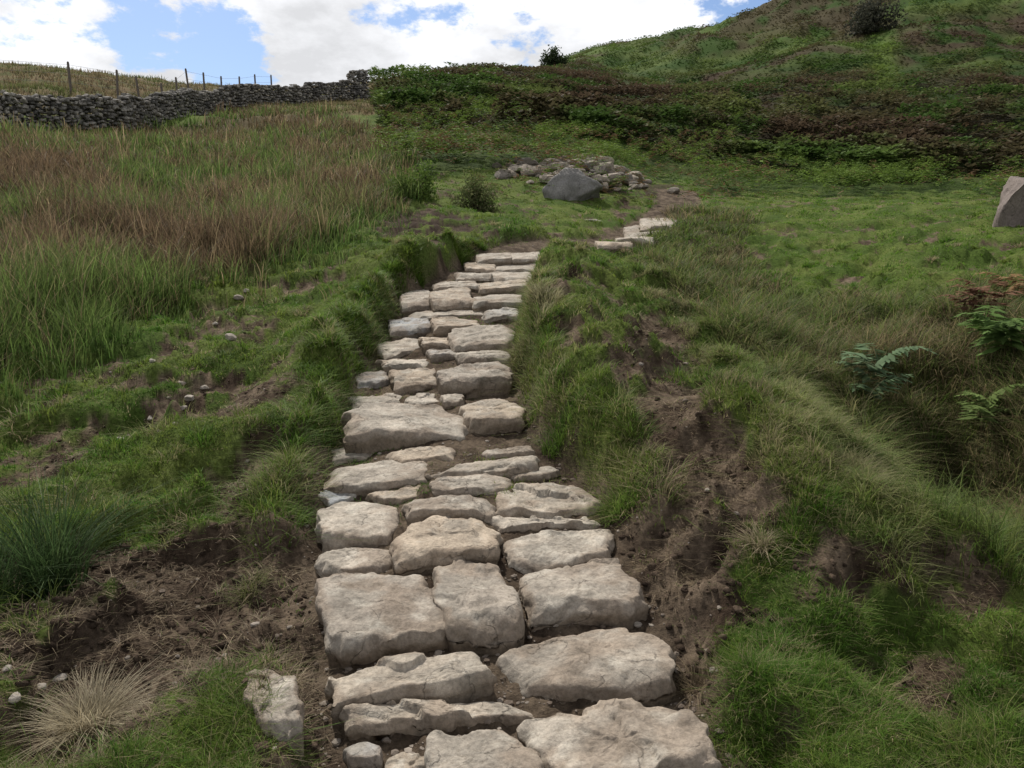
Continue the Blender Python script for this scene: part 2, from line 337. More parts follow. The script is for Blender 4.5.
c=lerp(C(.042,.085,.016),C(.14,.21,.04),ss(.3,.7,fbm(x*.5+4,y*.5,o=3)*.55+.3*rng.random(N)+.2*ch));b_=rng.random(N)<.05+.35*(fbm(x*.2,y*.2+7,o=3)>.54);c[b_]=C(.16,.10,.055)
V1=fronds(np.c_[x,y,z+.02+1.0*ch*(.5+.5*rng.random(N))],.40+.32*rng.random(N),rng.uniform(0,6.28,N),c,5)
x,y=scatter(300000,45,230,.30,.72,-.30);z=Hs(x,y);u,v,r,moor,gul,brk,dirt,pd=zones(x,y,z)
ch=clumph(x,y,.30)
k=brk&(rng.random(len(x))<.2+1.0*ch)&(v>-60);x,y,u,v,r,z,ch=x[k],y[k],u[k],v[k],r[k],z[k],ch[k];N=len(x)
c=hillcol(u,v,x,y)*(.55+.6*rng.random((N,1))+.45*ch[:,None])
az=rng.uniform(0,6.28,N);D=nrm(np.c_[np.cos(az),np.sin(az),rng.uniform(-.1,.5,N)]);L=(.26+.26*rng.random(N))*(1+r*.003)
hh=1.5*ch*(.5+.5*rng.random(N))*(1-.65*ss(80,140,r))
V2=leaves(np.c_[x,y,z-.02+hh],D,L,L*.5,np.c_[-np.sin(az),np.cos(az),0*az],c)
V,Fc,Cc=join([V1,V2]);mk('bracken',V,Fc,Cc,M_brk)
# ---------- path stones
S=[ # polygon, thickness, tint
([(530,715),(600,704),(660,703),(705,745),(716,778),(560,792),(537,748)],.08,0),
([(430,735),(475,728),(540,750),(545,792),(430,792)],.06,0),
([(388,760),(430,755),(434,785),(385,785)],.04,1),([(343,745),(365,740),(382,750),(380,765),(350,766)],.03,2),
([(340,720),(420,706),(500,694),(540,702),(470,722),(400,734),(358,736)],.05,5),
([(328,680),(400,663),(470,648),(494,680),(400,700),(333,716)],.06,5),
([(498,655),(560,632),(625,622),(668,665),(664,697),(560,697),(513,686)],.08,0),
([(243,672),(270,667),(295,672),(302,700),(288,728),(263,726),(248,700)],.012,3),
([(320,585),(365,574),(420,570),(446,618),(441,641),(345,656),(326,625)],.09,3),
([(432,565),(460,555),(495,562),(517,598),(512,634),(455,638),(438,602)],.08,3),
([(530,570),(570,560),(618,560),(640,598),(632,620),(537,623),(527,598)],.08,3),
([(318,552),(350,545),(385,546),(390,570),(345,580),(325,570)],.05,0),
([(395,540),(410,518),(470,517),(498,535),(495,556),(440,562),(397,569)],.07,1),
([(502,540),(530,529),(608,529),(608,553),(545,571),(508,566)],.06,0),
([(317,515),(342,499),(385,501),(396,530),(387,546),(325,547)],.08,0),
([(312,495),(345,487),(360,495),(330,510)],.04,4),
([(403,502),(470,495),(496,505),(490,517),(408,516)],.04,0),
([(487,520),(600,514),(609,522),(500,531)],.03,0),
([(497,488),(580,479),(598,508),(540,517),(503,516)],.05,5),
([(430,484),(505,471),(512,480),(495,491),(436,497)],.04,0),
([(328,466),(400,459),(432,470),(425,487),(340,490),(322,480)],.05,0),
([(368,492),(428,486),(426,499),(380,502)],.03,1),
([(433,472),(480,458),(537,454),(533,467),(470,477)],.04,5),([(388,452),(450,446),(454,460),(400,465)],.04,1),
([(328,450),(377,444),(372,461),(333,462)],.04,0),([(482,451),(530,447),(534,453),(490,458)],.03,0),([(508,472),(550,464),(556,475),(515,480)],.03,0),
([(345,420),(370,408),(440,405),(466,418),(464,440),(349,443)],.12,0),
([(461,404),(505,397),(524,410),(521,430),(470,432)],.11,1),
([(347,400),(395,392),(399,406),(353,412)],.05,0),([(405,397),(435,393),(441,405),(410,408)],.05,0),([(440,398),(462,392),(464,402),(444,406)],.04,0),
([(353,376),(385,370),(391,385),(358,391)],.07,2),([(389,372),(435,368),(440,386),(394,393)],.08,1),
([(437,380),(458,362),(505,364),(510,386),(445,393)],.13,3),([(378,361),(432,359),(425,370),(384,369)],.05,0),
([(376,346),(415,338),(426,350),(384,358)],.05,0),([(428,350),(455,348),(458,358),(430,359)],.05,2),
([(452,329),(498,324),(513,330),(509,347),(455,348)],.09,0),([(420,339),(449,336),(449,347),(424,348)],.05,1),([(458,352),(505,349),(509,361),(460,363)],.06,0),
([(388,320),(425,316),(431,333),(391,338)],.10,4),([(431,320),(475,316),(481,331),(435,336)],.10,1),([(408,312),(482,309),(484,317),(410,319)],.05,0),
([(400,293),(428,289),(432,306),(402,311)],.11,3),([(430,291),(470,288),(475,305),(434,309)],.12,1),([(473,296),(520,292),(522,307),(475,309)],.09,0),([(485,310),(518,308),(518,319),(485,320)],.07,2),
([(433,283),(475,280),(479,289),(436,291)],.07,0),([(477,283),(526,280),(527,292),(480,294)],.09,1),
([(455,273),(490,270),(491,280),(457,281)],.07,0),([(491,273),(530,271),(532,281),(492,282)],.08,0),
([(464,264),(495,261),(496,271),(466,272)],.08,1),([(496,264),(534,261),(536,271),(497,272)],.08,0),
([(477,255),(510,252),(511,262),(479,263)],.10,0),([(511,254),(544,251),(546,261),(512,262)],.10,0),
([(640,221),(675,218),(677,226),(642,228)],.12,0),([(624,229),(660,226),(662,235),(625,236)],.12,3),([(616,237),(652,235),(653,243),(618,244)],.12,0),([(595,242),(630,240),(632,248),(598,249)],.10,1)]
TINT=[C(.375,.33,.275),C(.375,.31,.24),C(.30,.285,.265),C(.315,.275,.23),C(.35,.36,.37),C(.37,.32,.26)]
ds=np.r_[np.linspace(1.6,8,1500),np.linspace(8,30,1500)]
def hit(u,v,t,ds=ds):
    x,y,z=unp(u,v,ds)
    g=Hs(x,y)+t
    s=np.where(z<g)[0]
    d=dpath(v) if len(s)==0 else ds[s[0]]
    return unp(u,v,float(d))+(float(d),)
NS=128;SV=[];SF=[];SC=[];off=0
for si,(poly,t,ti) in enumerate(S):
    v0=min(p[1] for p in poly);v1=max(p[1] for p in poly)
    cu=np.mean([p[0] for p in poly]);d0=hit(cu,(v0+v1)/2,t)[3]
    fp=min(t*F/d0*.8,(v1-v0)*.42)
    zc=hit(cu,(v0+v1-fp)/2,t)
    pts=[]
    for (a,b) in poly:
        b2=b-fp*(b-v0)/(v1-v0)
        dx,dy,dz=unp(a,b2,1.0);dz-=CH
        sl=.07
        k_=(zc[2]-sl*zc[1]-CH)/(dz-sl*dy)
        pts.append((dx*k_,dy*k_,CH+dz*k_))
    Pn=np.array(pts)
    Q0=[];m=len(Pn);cen=Pn.mean(0)
    for i in range(m):
        a,b=Pn[i],Pn[(i+1)%m];Q0.append(a)
        if np.linalg.norm(b-a)>.12:
            f_=rng.uniform(.3,.7);o_=nrm((a*.5+b*.5-cen));Q0.append(a*(1-f_)+b*f_+o_*rng.uniform(-.03,.035))
    Q=[];m=len(Q0)
    for i in range(m):
        a,b=Q0[i],Q0[(i+1)%m];Q+= [a*.95+b*.05,a*.05+b*.95]
    Q=np.array(Q);seg=np.linalg.norm(np.roll(Q,-1,0)-Q,axis=1);cum=np.r_[0,np.cumsum(seg)]
    s=np.linspace(0,cum[-1],NS,endpoint=False);Qc=np.vstack([Q,Q[:1]])
    Bd=np.c_[[np.interp(s,cum,Qc[:,j]) for j in range(3)]].T
    c=Bd.mean(0);Rm=np.linalg.norm(Bd-c,axis=1).mean()
    an=np.arange(NS)/NS*2*math.pi
    wob=(fbm(np.cos(an)*5+si*7,np.sin(an)*5+si*3,o=5)-.5)*.17+1.03
    Bd=c+(Bd-c)*wob[:,None]
    sc=min(1,Rm/.17)
    rings=[(a,0.) for a in (.02,.08,.14,.20,.26,.32,.38,.44,.50,.56,.61,.66,.70,.74,.78,.81,.84)]
    inn=[(.020,.0005),(.013,.0015),(.008,.003),(.004,.006),(.0015,.011),(0,.017)]
    for i_,(ins,dz) in enumerate(inn):
        if 1-ins*sc/Rm>.85: rings.append((1-ins*sc/Rm,dz*(.5+.5*sc)))
    dl=rings[-1][1]
    for q in (.15,.3,.45,.6,.8,1): rings.append((1+.03*math.sin(q*3),dl+q*max(t-.02,.03)))
    rings.append((1.0,dl+t+.12))
    st=[]
    for (a,dz) in rings:
        p=c+(Bd-c)*a;p=p.copy();p[:,2]-=dz;st.append(p)
    st=np.array(st);nrg=len(st)
    pp=st.reshape(-1,3);rs=np.repeat([r_[0] for r_ in rings],NS)
    k1=min(1.,Rm/.2)
    q3=pp*np.array([1,1,1.6])*12+si*13.7
    n_a=fbm(q3[:,0],q3[:,1],q3[:,2],o=5)-.5
    q4=pp/max(Rm,.1)*1.3+si*5.1
    n_b=fbm(q4[:,0]+31,q4[:,1],q4[:,2],o=3)-.5
    n_c=fbm(q4[:,0]*1.4,q4[:,1]*1.4+77,q4[:,2]*1.4,o=4)-.5
    dirn=rng.uniform(-.6,.6)
    w_=pp[:,0]*math.sin(dirn)+pp[:,1]*math.cos(dirn)
    wq=w_*(14 if ti==5 else 8)+n_b*5+n_a*1.5+si
    strat=np.floor(wq);fr=wq-strat
    sA=_h(strat,strat*0+si,strat*0)-.5;sB=_h(strat+1,strat*0+si,strat*0)-.5
    step=sA+(sB-sA)*ss(.86,1,fr)
    gr=np.abs(fbm(q4[:,0]*2.1+3,q4[:,1]*3.4,q4[:,2]*2,o=3)-.5);groove=1-ss(0,.018,gr)
    dzt=n_a*.030*k1+n_b*.028*k1+step*(.030 if ti==5 else .022)*k1-groove*.004*k1
    rel=(pp-c)[:,:2]
    topd=0*dzt
    for k in range(6):
        ph=rng.uniform(0,6.28);dr=np.array([math.cos(ph),math.sin(ph)]);dtt=rel@dr;mx_=np.abs((Bd-c)[:,:2]@dr).max()
        topd=np.maximum(topd,rng.uniform(.15,.6)*np.maximum(0,dtt-mx_*rng.uniform(.6,.95)+.06*n_c))
    fade=np.repeat([1 if r_[1]<.05 else .5 for r_ in rings],NS)
    pp[:,2]+=dzt+ (-np.minimum(topd,t*.7))*fade
    rad=nrm(np.c_[rel,0*rel[:,0]])
    pp[:,:2]+=rad[:,:2]*((n_c*.07+n_a*.04)*k1*ss(.5,1,rs))[:,None]
    pp[:,2]+=rel[:,0]*rng.normal(0,.035)+rel[:,1]*rng.normal(0,.03)
    base_c=TINT[ti]*(1+rng.normal(0,.09))
    lich=ss(.44,.60,fbm(pp[:,0]*8+si,pp[:,1]*8,pp[:,2]*8,o=5))
    rgb=lerp(base_c[None]+0*pp,C(.24,.215,.18)+0*pp,lich*.65)
    pale=ss(.56,.68,fbm(pp[:,0]*14+si,pp[:,1]*14+9,pp[:,2]*14,o=4));rgb=lerp(rgb,C(.48,.44,.375)+0*pp,pale*.5)
    soil=ss(.50,.66,fbm(pp[:,0]*5+si,pp[:,1]*5+19,pp[:,2]*5,o=4)+.18*ss(.75,1,rs)-.04);rgb=lerp(rgb,C(.19,.14,.10)+0*pp,soil*.55)
    rgb=lerp(rgb,C(.14,.11,.08)+0*pp,groove*.35*(rs<1))
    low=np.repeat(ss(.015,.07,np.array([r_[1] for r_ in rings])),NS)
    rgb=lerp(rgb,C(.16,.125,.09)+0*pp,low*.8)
    ii=np.arange((nrg-1)*NS).reshape(nrg-1,NS);nx=np.roll(ii,-1,1)
    f=np.stack([ii,ii+NS,nx+NS,nx],-1).reshape(-1,4)
    capc=len(pp)
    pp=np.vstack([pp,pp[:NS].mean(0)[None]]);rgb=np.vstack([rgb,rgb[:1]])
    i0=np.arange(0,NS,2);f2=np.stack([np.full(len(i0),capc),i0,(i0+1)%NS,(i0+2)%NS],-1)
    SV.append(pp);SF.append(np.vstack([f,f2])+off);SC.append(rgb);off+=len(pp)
def stonemat(name,sc=1.,bump=.014):
    m=vmat(name,.85,0,7*sc,.25,bump,26*sc,.2);nt=m.node_tree;N=nt.nodes;L=nt.links;bs=N['Principled BSDF']
    src=bs.inputs['Base Color'].links[0].from_socket
    tc=N.new('ShaderNodeTexCoord');no=N.new('ShaderNodeTexNoise');no.inputs['Scale'].default_value=60*sc;no.inputs['Detail'].default_value=7;no.inputs['Roughness'].default_value=.72
    L.new(tc.outputs['Object'],no.inputs['Vector'])
    mr=N.new('ShaderNodeMapRange');mr.inputs[1].default_value=.36;mr.inputs[2].default_value=.60;mr.inputs[3].default_value=.72;mr.inputs[4].default_value=1.14
    L.new(no.outputs['Fac'],mr.inputs[0]);mx=N.new('ShaderNodeVectorMath');mx.operation='SCALE';L.new(src,mx.inputs[0]);L.new(mr.outputs[0],mx.inputs['Scale'])
    last=mx.outputs[0]
    wn=N.new('ShaderNodeTexNoise');wn.inputs['Scale'].default_value=6*sc;wn.inputs['Detail'].default_value=6;L.new(tc.outputs['Object'],wn.inputs['Vector'])
    ad=N.new('ShaderNodeVectorMath');ad.operation='MULTIPLY_ADD';L.new(wn.outputs['Color'],ad.inputs[0]);ad.inputs[1].default_value=(.30/sc,)*3;L.new(tc.outputs['Object'],ad.inputs[2])
    vo=N.new('ShaderNodeTexVoronoi');vo.feature='DISTANCE_TO_EDGE';vo.inputs['Scale'].default_value=5*sc;L.new(ad.outputs[0],vo.inputs['Vector'])
    cr=N.new('ShaderNodeMapRange');cr.inputs[1].default_value=0;cr.inputs[2].default_value=.022;cr.inputs[3].default_value=0;cr.inputs[4].default_value=1;L.new(vo.outputs['Distance'],cr.inputs[0])
    mk_=N.new('ShaderNodeMapRange');mk_.inputs[1].default_value=.42;mk_.inputs[2].default_value=.52;L.new(wn.outputs['Fac'],mk_.inputs[0])
    mm=N.new('ShaderNodeMath');mm.operation='MAXIMUM';L.new(cr.outputs[0],mm.inputs[0]);L.new(mk_.outputs[0],mm.inputs[1])
    c2=N.new('ShaderNodeMapRange');c2.inputs[3].default_value=.6;c2.inputs[4].default_value=1;L.new(mm.outputs[0],c2.inputs[0])
    mx2=N.new('ShaderNodeVectorMath');mx2.operation='SCALE';L.new(last,mx2.inputs[0]);L.new(c2.outputs[0],mx2.inputs['Scale'])
    L.new(mx2.outputs[0],bs.inputs['Base Color'])
    b2=N.new('ShaderNodeBump');b2.inputs['Strength'].default_value=.6;b2.inputs['Distance'].default_value=.006/sc;L.new(mm.outputs[0],b2.inputs['Height']);L.new(N['bump'].outputs[0],b2.inputs['Normal']);L.new(b2.outputs[0],bs.inputs['Normal'])
    return m
M_stone=stonemat('path_stone_mat')
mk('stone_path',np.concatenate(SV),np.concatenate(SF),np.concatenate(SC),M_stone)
# ---------- rocks
import bmesh
def ico(sub):
    bm=bmesh.new();bmesh.ops.create_icosphere(bm,subdivisions=sub,radius=1);bm.verts.ensure_lookup_table()
    V=np.array([v_.co[:] for v_ in bm.verts]);Fc=np.array([[q.index for q in f_.verts] for f_ in bm.faces]);bm.free();return V,Fc
ICO={k:ico(k) for k in (1,2,3,5)}
def rocks(c,size,yaw,sub,cols,cuts=7,boxy=.0,noise=0):
    T,Ft=ICO[sub];N=len(c);V=np.repeat(T[None],N,0)
    if boxy: V=V*(1-boxy)+boxy*np.sign(V)*np.abs(V)**.45*.8
    for k in range(cuts):
        nn=nrm(rng.normal(0,1,(N,3)));cc=rng.uniform(.45,.8,N)
        dt=np.einsum('nvi,ni->nv',V,nn);V=V-np.maximum(0,dt-cc[:,None])[...,None]*nn[:,None,:]
    if noise:
        q=V*2.2+c[:,None,:]*3;V=V*(1+noise*(fbm(q[...,0],q[...,1],q[...,2],o=5)-.5))[...,None]
    V=V*size[:,None,:]
    cy,sy=np.cos(yaw)[:,None],np.sin(yaw)[:,None]
    V=np.stack([V[...,0]*cy-V[...,1]*sy,V[...,0]*sy+V[...,1]*cy,V[...,2]],-1)+c[:,None,:]
    Fc=(Ft[None]+np.arange(N)[:,None,None]*len(T)).reshape(-1,3)
    return V.reshape(-1,3),Fc,np.repeat(cols,len(T),0)
M_rock=stonemat('rock_mat',.4,.03)
# gravel
x,y=scatter(12000,1.7,15,.7,.6);z=Hs(x,y);u,v,r,moor,gul,brk,dirt,pd=zones(x,y,z)
k=((pd<.05)&(rng.random(len(x))<.8))|((dirt>.5)&(rng.random(len(x))<.18));x,y,z,r=x[k],y[k],z[k],r[k];N=len(x)
s=.003+.013*rng.random(N)**5;s*=1+.04*r
cl=lerp(C(.12,.09,.068),C(.30,.26,.22),rng.random(N))
V,Fc,Cc=rocks(np.c_[x,y,z+s*.1],np.c_[s*1.3,s,s*.7],rng.uniform(0,6,N),1,cl,4)
px=[(150,420),(160,432),(175,425),(190,400),(205,390),(152,362),(183,410),(120,440),(238,300),(215,325),(182,385),(246,292),(638,626),(15,700),(8,670),(40,690),(230,340),(60,680)]
pc=[];ps=[]
for a,b in px:
    h_=hit(a,b,0);pc.append(h_[:3]);ps.append(rng.uniform(2.4,4.2)/F*h_[3]*1.2)
pc=np.array(pc);ps=np.array(ps);ps[-5:]*=1.6;pc[:,2]+=ps*.4
g2=rocks(pc,np.c_[ps*1.2,ps,ps*.7],rng.uniform(0,6,len(ps)),2,lerp(C(.30,.26,.22),C(.42,.38,.33),rng.random(len(ps))),5)
V,Fc,Cc=join([(V,Fc,Cc),g2]);mk('gravel',V,Fc,Cc,M_rock,False)
# soil clods
x,y=scatter(18000,1.7,9,.7,.7);z=Hs(x,y);u,v,r,moor,gul,brk,dirt,pd=zones(x,y,z)
k=(dirt>.45)&(pd>.03);x,y,z,r,u,v=x[k],y[k],z[k],r[k],u[k],v[k];N=len(x)
s=.003+.016*rng.random(N)**4+.014*rng.random(N)*blob(u,v,30,610,130,80)
cl=lerp(C(.05,.035,.026),C(.15,.11,.08),rng.random(N))*(1-.45*blob(u,v,30,610,130,80))[:,None]
V,Fc,Cc=rocks(np.c_[x,y,z+s*.1],np.c_[s*1.3,s,s*.8],rng.uniform(0,6,N),2,cl,4,0,.6)
mk('soil_clods',V,Fc,Cc,M_ground)
# boulders & rock pile
def boulder(u,v,d,sx,sy,sz,c,yaw=0.):
    x,y,z=unp(u,v,d);z=float(Hs(np.array([x]),np.array([y]))[0])
    V,Fc,Cc=rocks(np.array([[x,y,z+sz*.15]]),np.array([[sx,sy,sz]]),np.array([yaw]),5,np.array([c]),9,.25,.45)
    mk('boulder',V,Fc,Cc,M_rock)
boulder(569,196,22,1.1,.8,.70,C(.21,.20,.19),.1)
boulder(1044,222,15,1.2,.9,1.35,C(.17,.14,.125),.2)
boulder(592,214,18.5,.42,.3,.16,C(.30,.27,.23),.1)
N=200;uu=np.r_[rng.normal(592,26,130),rng.uniform(495,640,70)];c_=[];sz=[]
for a in uu:
    x,y,z=unp(a,172,26.5+rng.normal(0,1.4));c_.append((x,y,0));sz.append(rng.uniform(.14,.46)*(1 if rng.random()<.4 else .65))
c_=np.array(c_);sz=np.array(sz);c_[:,2]=Hs(c_[:,0],c_[:,1])+sz*.25+.6*np.exp(-((uu-592)/28)**2)*rng.random(N)
V,Fc,Cc=rocks(c_,np.c_[sz*1.3,sz,sz*.65],rng.uniform(0,6,N),2,lerp(C(.12,.105,.09),C(.34,.29,.235),rng.random(N)),7,.3)
mk('rock_pile',V,Fc,Cc,M_rock,False)
# ---------- dry stone wall
W3=np.array([unp(*w) for w in WALL]);seg=np.hypot(*np.diff(W3[:,:2],axis=0).T);cum=np.r_[0,np.cumsum(seg)]
cs=[];ss_=[];yw=[]
gs=np.arange(0,cum[-1],.1)
ht=np.interp(gs,cum,[1.6]*6+[1.5,1.4,1.35,1.5,1.7])
for course in range(13):
    s=rng.uniform(0,.3)
    while s<cum[-1]:
        w=rng.uniform(.14,.42);hgt=float(np.interp(s,gs,ht))+.5*(float(fbm(np.array([s*.4]),np.array([3.]),o=3))-.5)
        if s>cum[-1]-2.2: hgt+=.75
        zz=course*.19+.1
        if zz<hgt:
            x=np.interp(s,cum,W3[:,0]);y=np.interp(s,cum,W3[:,1]);i=min(np.searchsorted(cum,s,side='right')-1,len(seg)-1)
            ang=math.atan2(W3[i+1,1]-W3[i,1],W3[i+1,0]-W3[i,0])
            for side in (-1,1):
                o=side*(.27-.018*course)+rng.normal(0,.035)
                cs.append((x-math.sin(ang)*o,y+math.cos(ang)*o,zz+rng.normal(0,.035)));ss_.append((w*.58,.24,rng.uniform(.08,.16)));yw.append(ang+rng.normal(0,.18))
        s+=w
cs=np.array(cs);gz=Hs(cs[:,0],cs[:,1]);cs[:,2]+=gz-.05
V,Fc,Cc=rocks(cs,np.array(ss_),np.array(yw),1,lerp(C(.09,.085,.08),C(.34,.315,.28),rng.random(len(cs))**1.4),4,.6)
mk('dry_stone_wall',V,Fc,Cc,M_rock,False)
# ---------- fence
fe=bpy.data.objects.new('wire_fence',None);bpy.context.scene.collection.objects.link(fe)
M_wood=vmat('weathered_wood',.9,0,40,.3)
fp_=[(-130,100,41),(-60,100,42),(0,100,43),(72,101,44.5),(118,101,47),(140,101,49),(163,100,51),(178,100,53),(190,99,55),(205,98,57),(222,97,60),(240,96,63),(256,95,66),(272,94,69)]
tops=[];PV=[]
for i,(a,b,d) in enumerate(fp_):
    x,y,z=unp(a,b,d);z=float(Hs(np.array([x]),np.array([y]))[0]);h_=1.75+rng.uniform(-.1,.15);lx,ly=rng.normal(0,.07,2);w=.075
    vs=[]
    for q in (0,.5,.97,1.0):
        ww=w*(1-.08*q) if q<1 else w*.6
        for k in range(8):
            an=k*math.pi/4;vs.append((x+lx*q+ww*math.cos(an),y+ly*q+ww*math.sin(an),z-.2+(h_+.2)*q))
    fs=[]
    for q in range(3):
        for k in range(8): fs.append((q*8+k,q*8+(k+1)%8,q*8+8+(k+1)%8,q*8+8+k))
    fs+=[(24,25,26,27),(24,27,28,31),(28,29,30,31)]
    PV.append((np.array(vs),np.array(fs),np.array([[.12,.10,.085]])));tops.append((x,y,z,lx,ly,h_))
V,Fc,Cc=join(PV);mk('posts',V,Fc,Cc,M_wood,True,fe)
WV=[]
for hq in (.35,.62,.9):
    for i in range(len(tops)-1):
        a,b=tops[i],tops[i+1];p=np.array([a[0]+a[3]*hq,a[1]+a[4]*hq,a[2]+a[5]*hq]);q=np.array([b[0]+b[3]*hq,b[1]+b[4]*hq,b[2]+b[5]*hq])
        d_=nrm(q-p);sd=nrm(np.cross(d_,[0,0,1]));up=np.cross(sd,d_);r_=.007
        vs=[e+r_*(sd*c1+up*c2) for e in (p,q) for c1,c2 in ((1,0),(0,1),(-1,0),(0,-1))]
        WV.append((np.array(vs),np.array([(k,(k+1)%4,4+(k+1)%4,4+k) for k in range(4)]),np.array([[.18,.18,.18]])))
V,Fc,Cc=join(WV);mk('wires',V,Fc,Cc,M_wood,False,fe)
# ---------- shrubs & tree
def shrub(name,u,v,d,w,h,nl,ls,c1,c2,trunk=.0):
    x,y,z=unp(u,v,d);z=float(Hs(np.array([x]),np.array([y]))[0])
    root=bpy.data.objects.new(name,None);bpy.context.scene.collection.objects.link(root)
    nlb=14;lc=nrm(rng.normal(0,1,(nlb,3)))*rng.uniform(.3,.85,(nlb,1));lc[:,2]=np.abs(lc[:,2])*.9
    i=rng.integers(0,nlb,nl);p=lc[i]+rng.normal(0,.19,(nl,3));p[:,2]=np.maximum(p[:,2],-.05)
    Pp=np.c_[x+p[:,0]*w/2,y+p[:,1]*w/2,z+trunk+p[:,2]*(h-trunk)]
    D=nrm(rng.normal(0,1,(nl,3))+[0,0,.3]);Sd=nrm(np.cross(D,rng.normal(0,1,(nl,3))));L=ls*rng.uniform(.6,1.3,nl)
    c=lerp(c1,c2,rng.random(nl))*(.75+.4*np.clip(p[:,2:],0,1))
    V,Fc,Cc=leaves(Pp,D,L,L*.5,Sd,c);mk('foliage',V,Fc,Cc,M_brk,True,root)
    br=[]
    for k in range(nlb):
        a=np.array([x,y,z-.1]);b=np.array([x+lc[k,0]*w/2,y+lc[k,1]*w/2,z+trunk+lc[k,2]*(h-trunk)]);m_=(a+b)/2+[0,0,.1*h]
        pts=[a,m_,b];rad=[.035*h,.02*h,.006*h]
        vs=[q+rr*np.array([math.cos(e),math.sin(e),0]) for q,rr in zip(pts,rad) for e in (0,1.57,3.14,4.71)]
        br.append((np.array(vs),np.array([(l*4+e,l*4+(e+1)%4,l*4+4+(e+1)%4,l*4+4+e) for l in range(2) for e in range(4)]),np.array([[.07,.05,.035]])))
    V,Fc,Cc=join(br);mk('branches',V,Fc,Cc,M_wood,True,root)
shrub('shrub',418,197,19,1.4,.95,2600,.09,C(.07,.125,.025),C(.15,.21,.05))
shrub('shrub',474,199,19,1.3,.9,2300,.08,C(.08,.115,.035),C(.16,.16,.075))
shrub('hawthorn_bush',555,68,150,5.,3.4,1500,.55,C(.03,.045,.02),C(.05,.07,.03),.4)
dsf=np.linspace(60,300,3000)
dt_=hit(866,33,0,dsf)[3]
shrub('tree',866,33,dt_,56/F*dt_,44/F*dt_,3600,.0045*dt_,C(.035,.038,.028),C(.085,.085,.06),.3)
# ---------- rush clump, tussocks, ferns
def clump(name,u,v,n_,rad,h,w,lean,c1,c2,S_=4):
    h_=hit(u,v,0);x=np.array([h_[0]]);y=np.array([h_[1]])
    P=[]
    for k in range(6):
        c=lerp(c1,c2,rng.random(1));P.append(tufts(x+rng.normal(0,rad*.3,1),y+rng.normal(0,rad*.3,1),n_//6,np.array([rad]),np.array([h]),np.array([w]),np.array([lean]),c*.55,c,S=S_,out=.8,cj=.15))
    V,Fc,Cc=join(P);mk(name,V,Fc,Cc,M_grass)
clump('rush_clump',60,588,460,.10,.56,.0048,.85,C(.04,.08,.026),C(.09,.135,.05))
clump('rush_clump',0,600,240,.09,.42,.0042,.95,C(.04,.08,.026),C(.085,.13,.05))
clump('dry_grass_tussock',95,735,900,.06,.20,.0028,1.1,C(.38,.32,.21),C(.5,.44,.31))
clump('dry_grass_tussock',762,548,260,.04,.11,.003,1.5,C(.34,.28,.18),C(.42,.36,.24))
clump('dry_grass_tussock',850,470,500,.10,.18,.0035,1.3,C(.20,.22,.09),C(.35,.31,.18))
clump('grass_tussock',620,510,500,.07,.12,.003,1.1,C(.08,.17,.025),C(.16,.22,.05))
clump('grass_tussock',560,440,500,.08,.14,.0038,1.,C(.08,.17,.025),C(.16,.22,.05))
clump('grass_tussock',250,590,300,.06,.08,.0028,1.2,C(.12,.15,.05),C(.22,.22,.09))
clump('grass_tussock',300,520,300,.05,.08,.0028,1.2,C(.08,.17,.025),C(.16,.22,.05))
clump('dry_grass_tussock',545,305,500,.12,.20,.007,1.,C(.22,.23,.10),C(.36,.32,.19))
clump('dry_grass_tussock',535,335,400,.10,.18,.006,1.1,C(.22,.23,.10),C(.36,.32,.19))
clump('dry_grass_tussock',700,690,300,.07,.08,.003,1.6,C(.17,.13,.08),C(.3,.24,.15))
for (a,b,nf,L_,cc) in ((872,390,9,.46,C(.14,.21,.11)),(1000,350,12,.5,C(.11,.18,.05)),(990,420,9,.4,C(.12,.17,.05)),(1015,300,8,.45,C(.22,.14,.07)),(975,310,9,.4,C(.2,.11,.07))):
    h_=hit(a,b,.1);N=nf;Bp=np.repeat(np.array([[h_[0],h_[1],float(Hs(np.array([h_[0]]),np.array([h_[1]]))[0])+.18]]),N,0)+rng.normal(0,.06,(N,3))
    V,Fc,Cc=fronds(Bp,L_*rng.uniform(.7,1.2,N),rng.uniform(0,6.28,N),np.repeat(cc[None],N,0)*(.8+.4*rng.random((N,1))),18)
    mk('fern',V,Fc,Cc,M_brk)
# ---------- light / world
sdir=Vector((-.42*math.cos(math.radians(50)),.91*math.cos(math.radians(50)),math.sin(math.radians(50)))).normalized()
sl=bpy.data.lights.new('sun','SUN');sl.energy=4.9;sl.angle=math.radians(2.5);sl.color=(1,.95,.87)
so=bpy.data.objects.new('sun',sl);so.rotation_euler=sdir.to_track_quat('Z','Y').to_euler();bpy.context.scene.collection.objects.link(so)
w=bpy.data.worlds.new('World');bpy.context.scene.world=w;w.use_nodes=True;N=w.node_tree.nodes;L=w.node_tree.links
bg=N['Background'];bg.inputs[1].default_value=.12
sk=N.new('ShaderNodeTexSky');sk.sky_type='NISHITA';sk.sun_disc=False;sk.sun_elevation=math.radians(50);sk.sun_rotation=math.radians(-25)
tc=N.new('ShaderNodeTexCoord')
def noise(scale,loc,sc,det=7,rough=.55):
    mp=N.new('ShaderNodeMapping');mp.inputs['Scale'].default_value=sc;mp.inputs['Location'].default_value=loc
    no=N.new('ShaderNodeTexNoise');no.inputs['Scale'].default_value=scale;no.inputs['Detail'].default_value=det;no.inputs['Roughness'].default_value=rough
    L.new(tc.outputs['Generated'],mp.inputs[0]);L.new(mp.outputs[0],no.inputs['Vector']);return no.outputs['Fac']
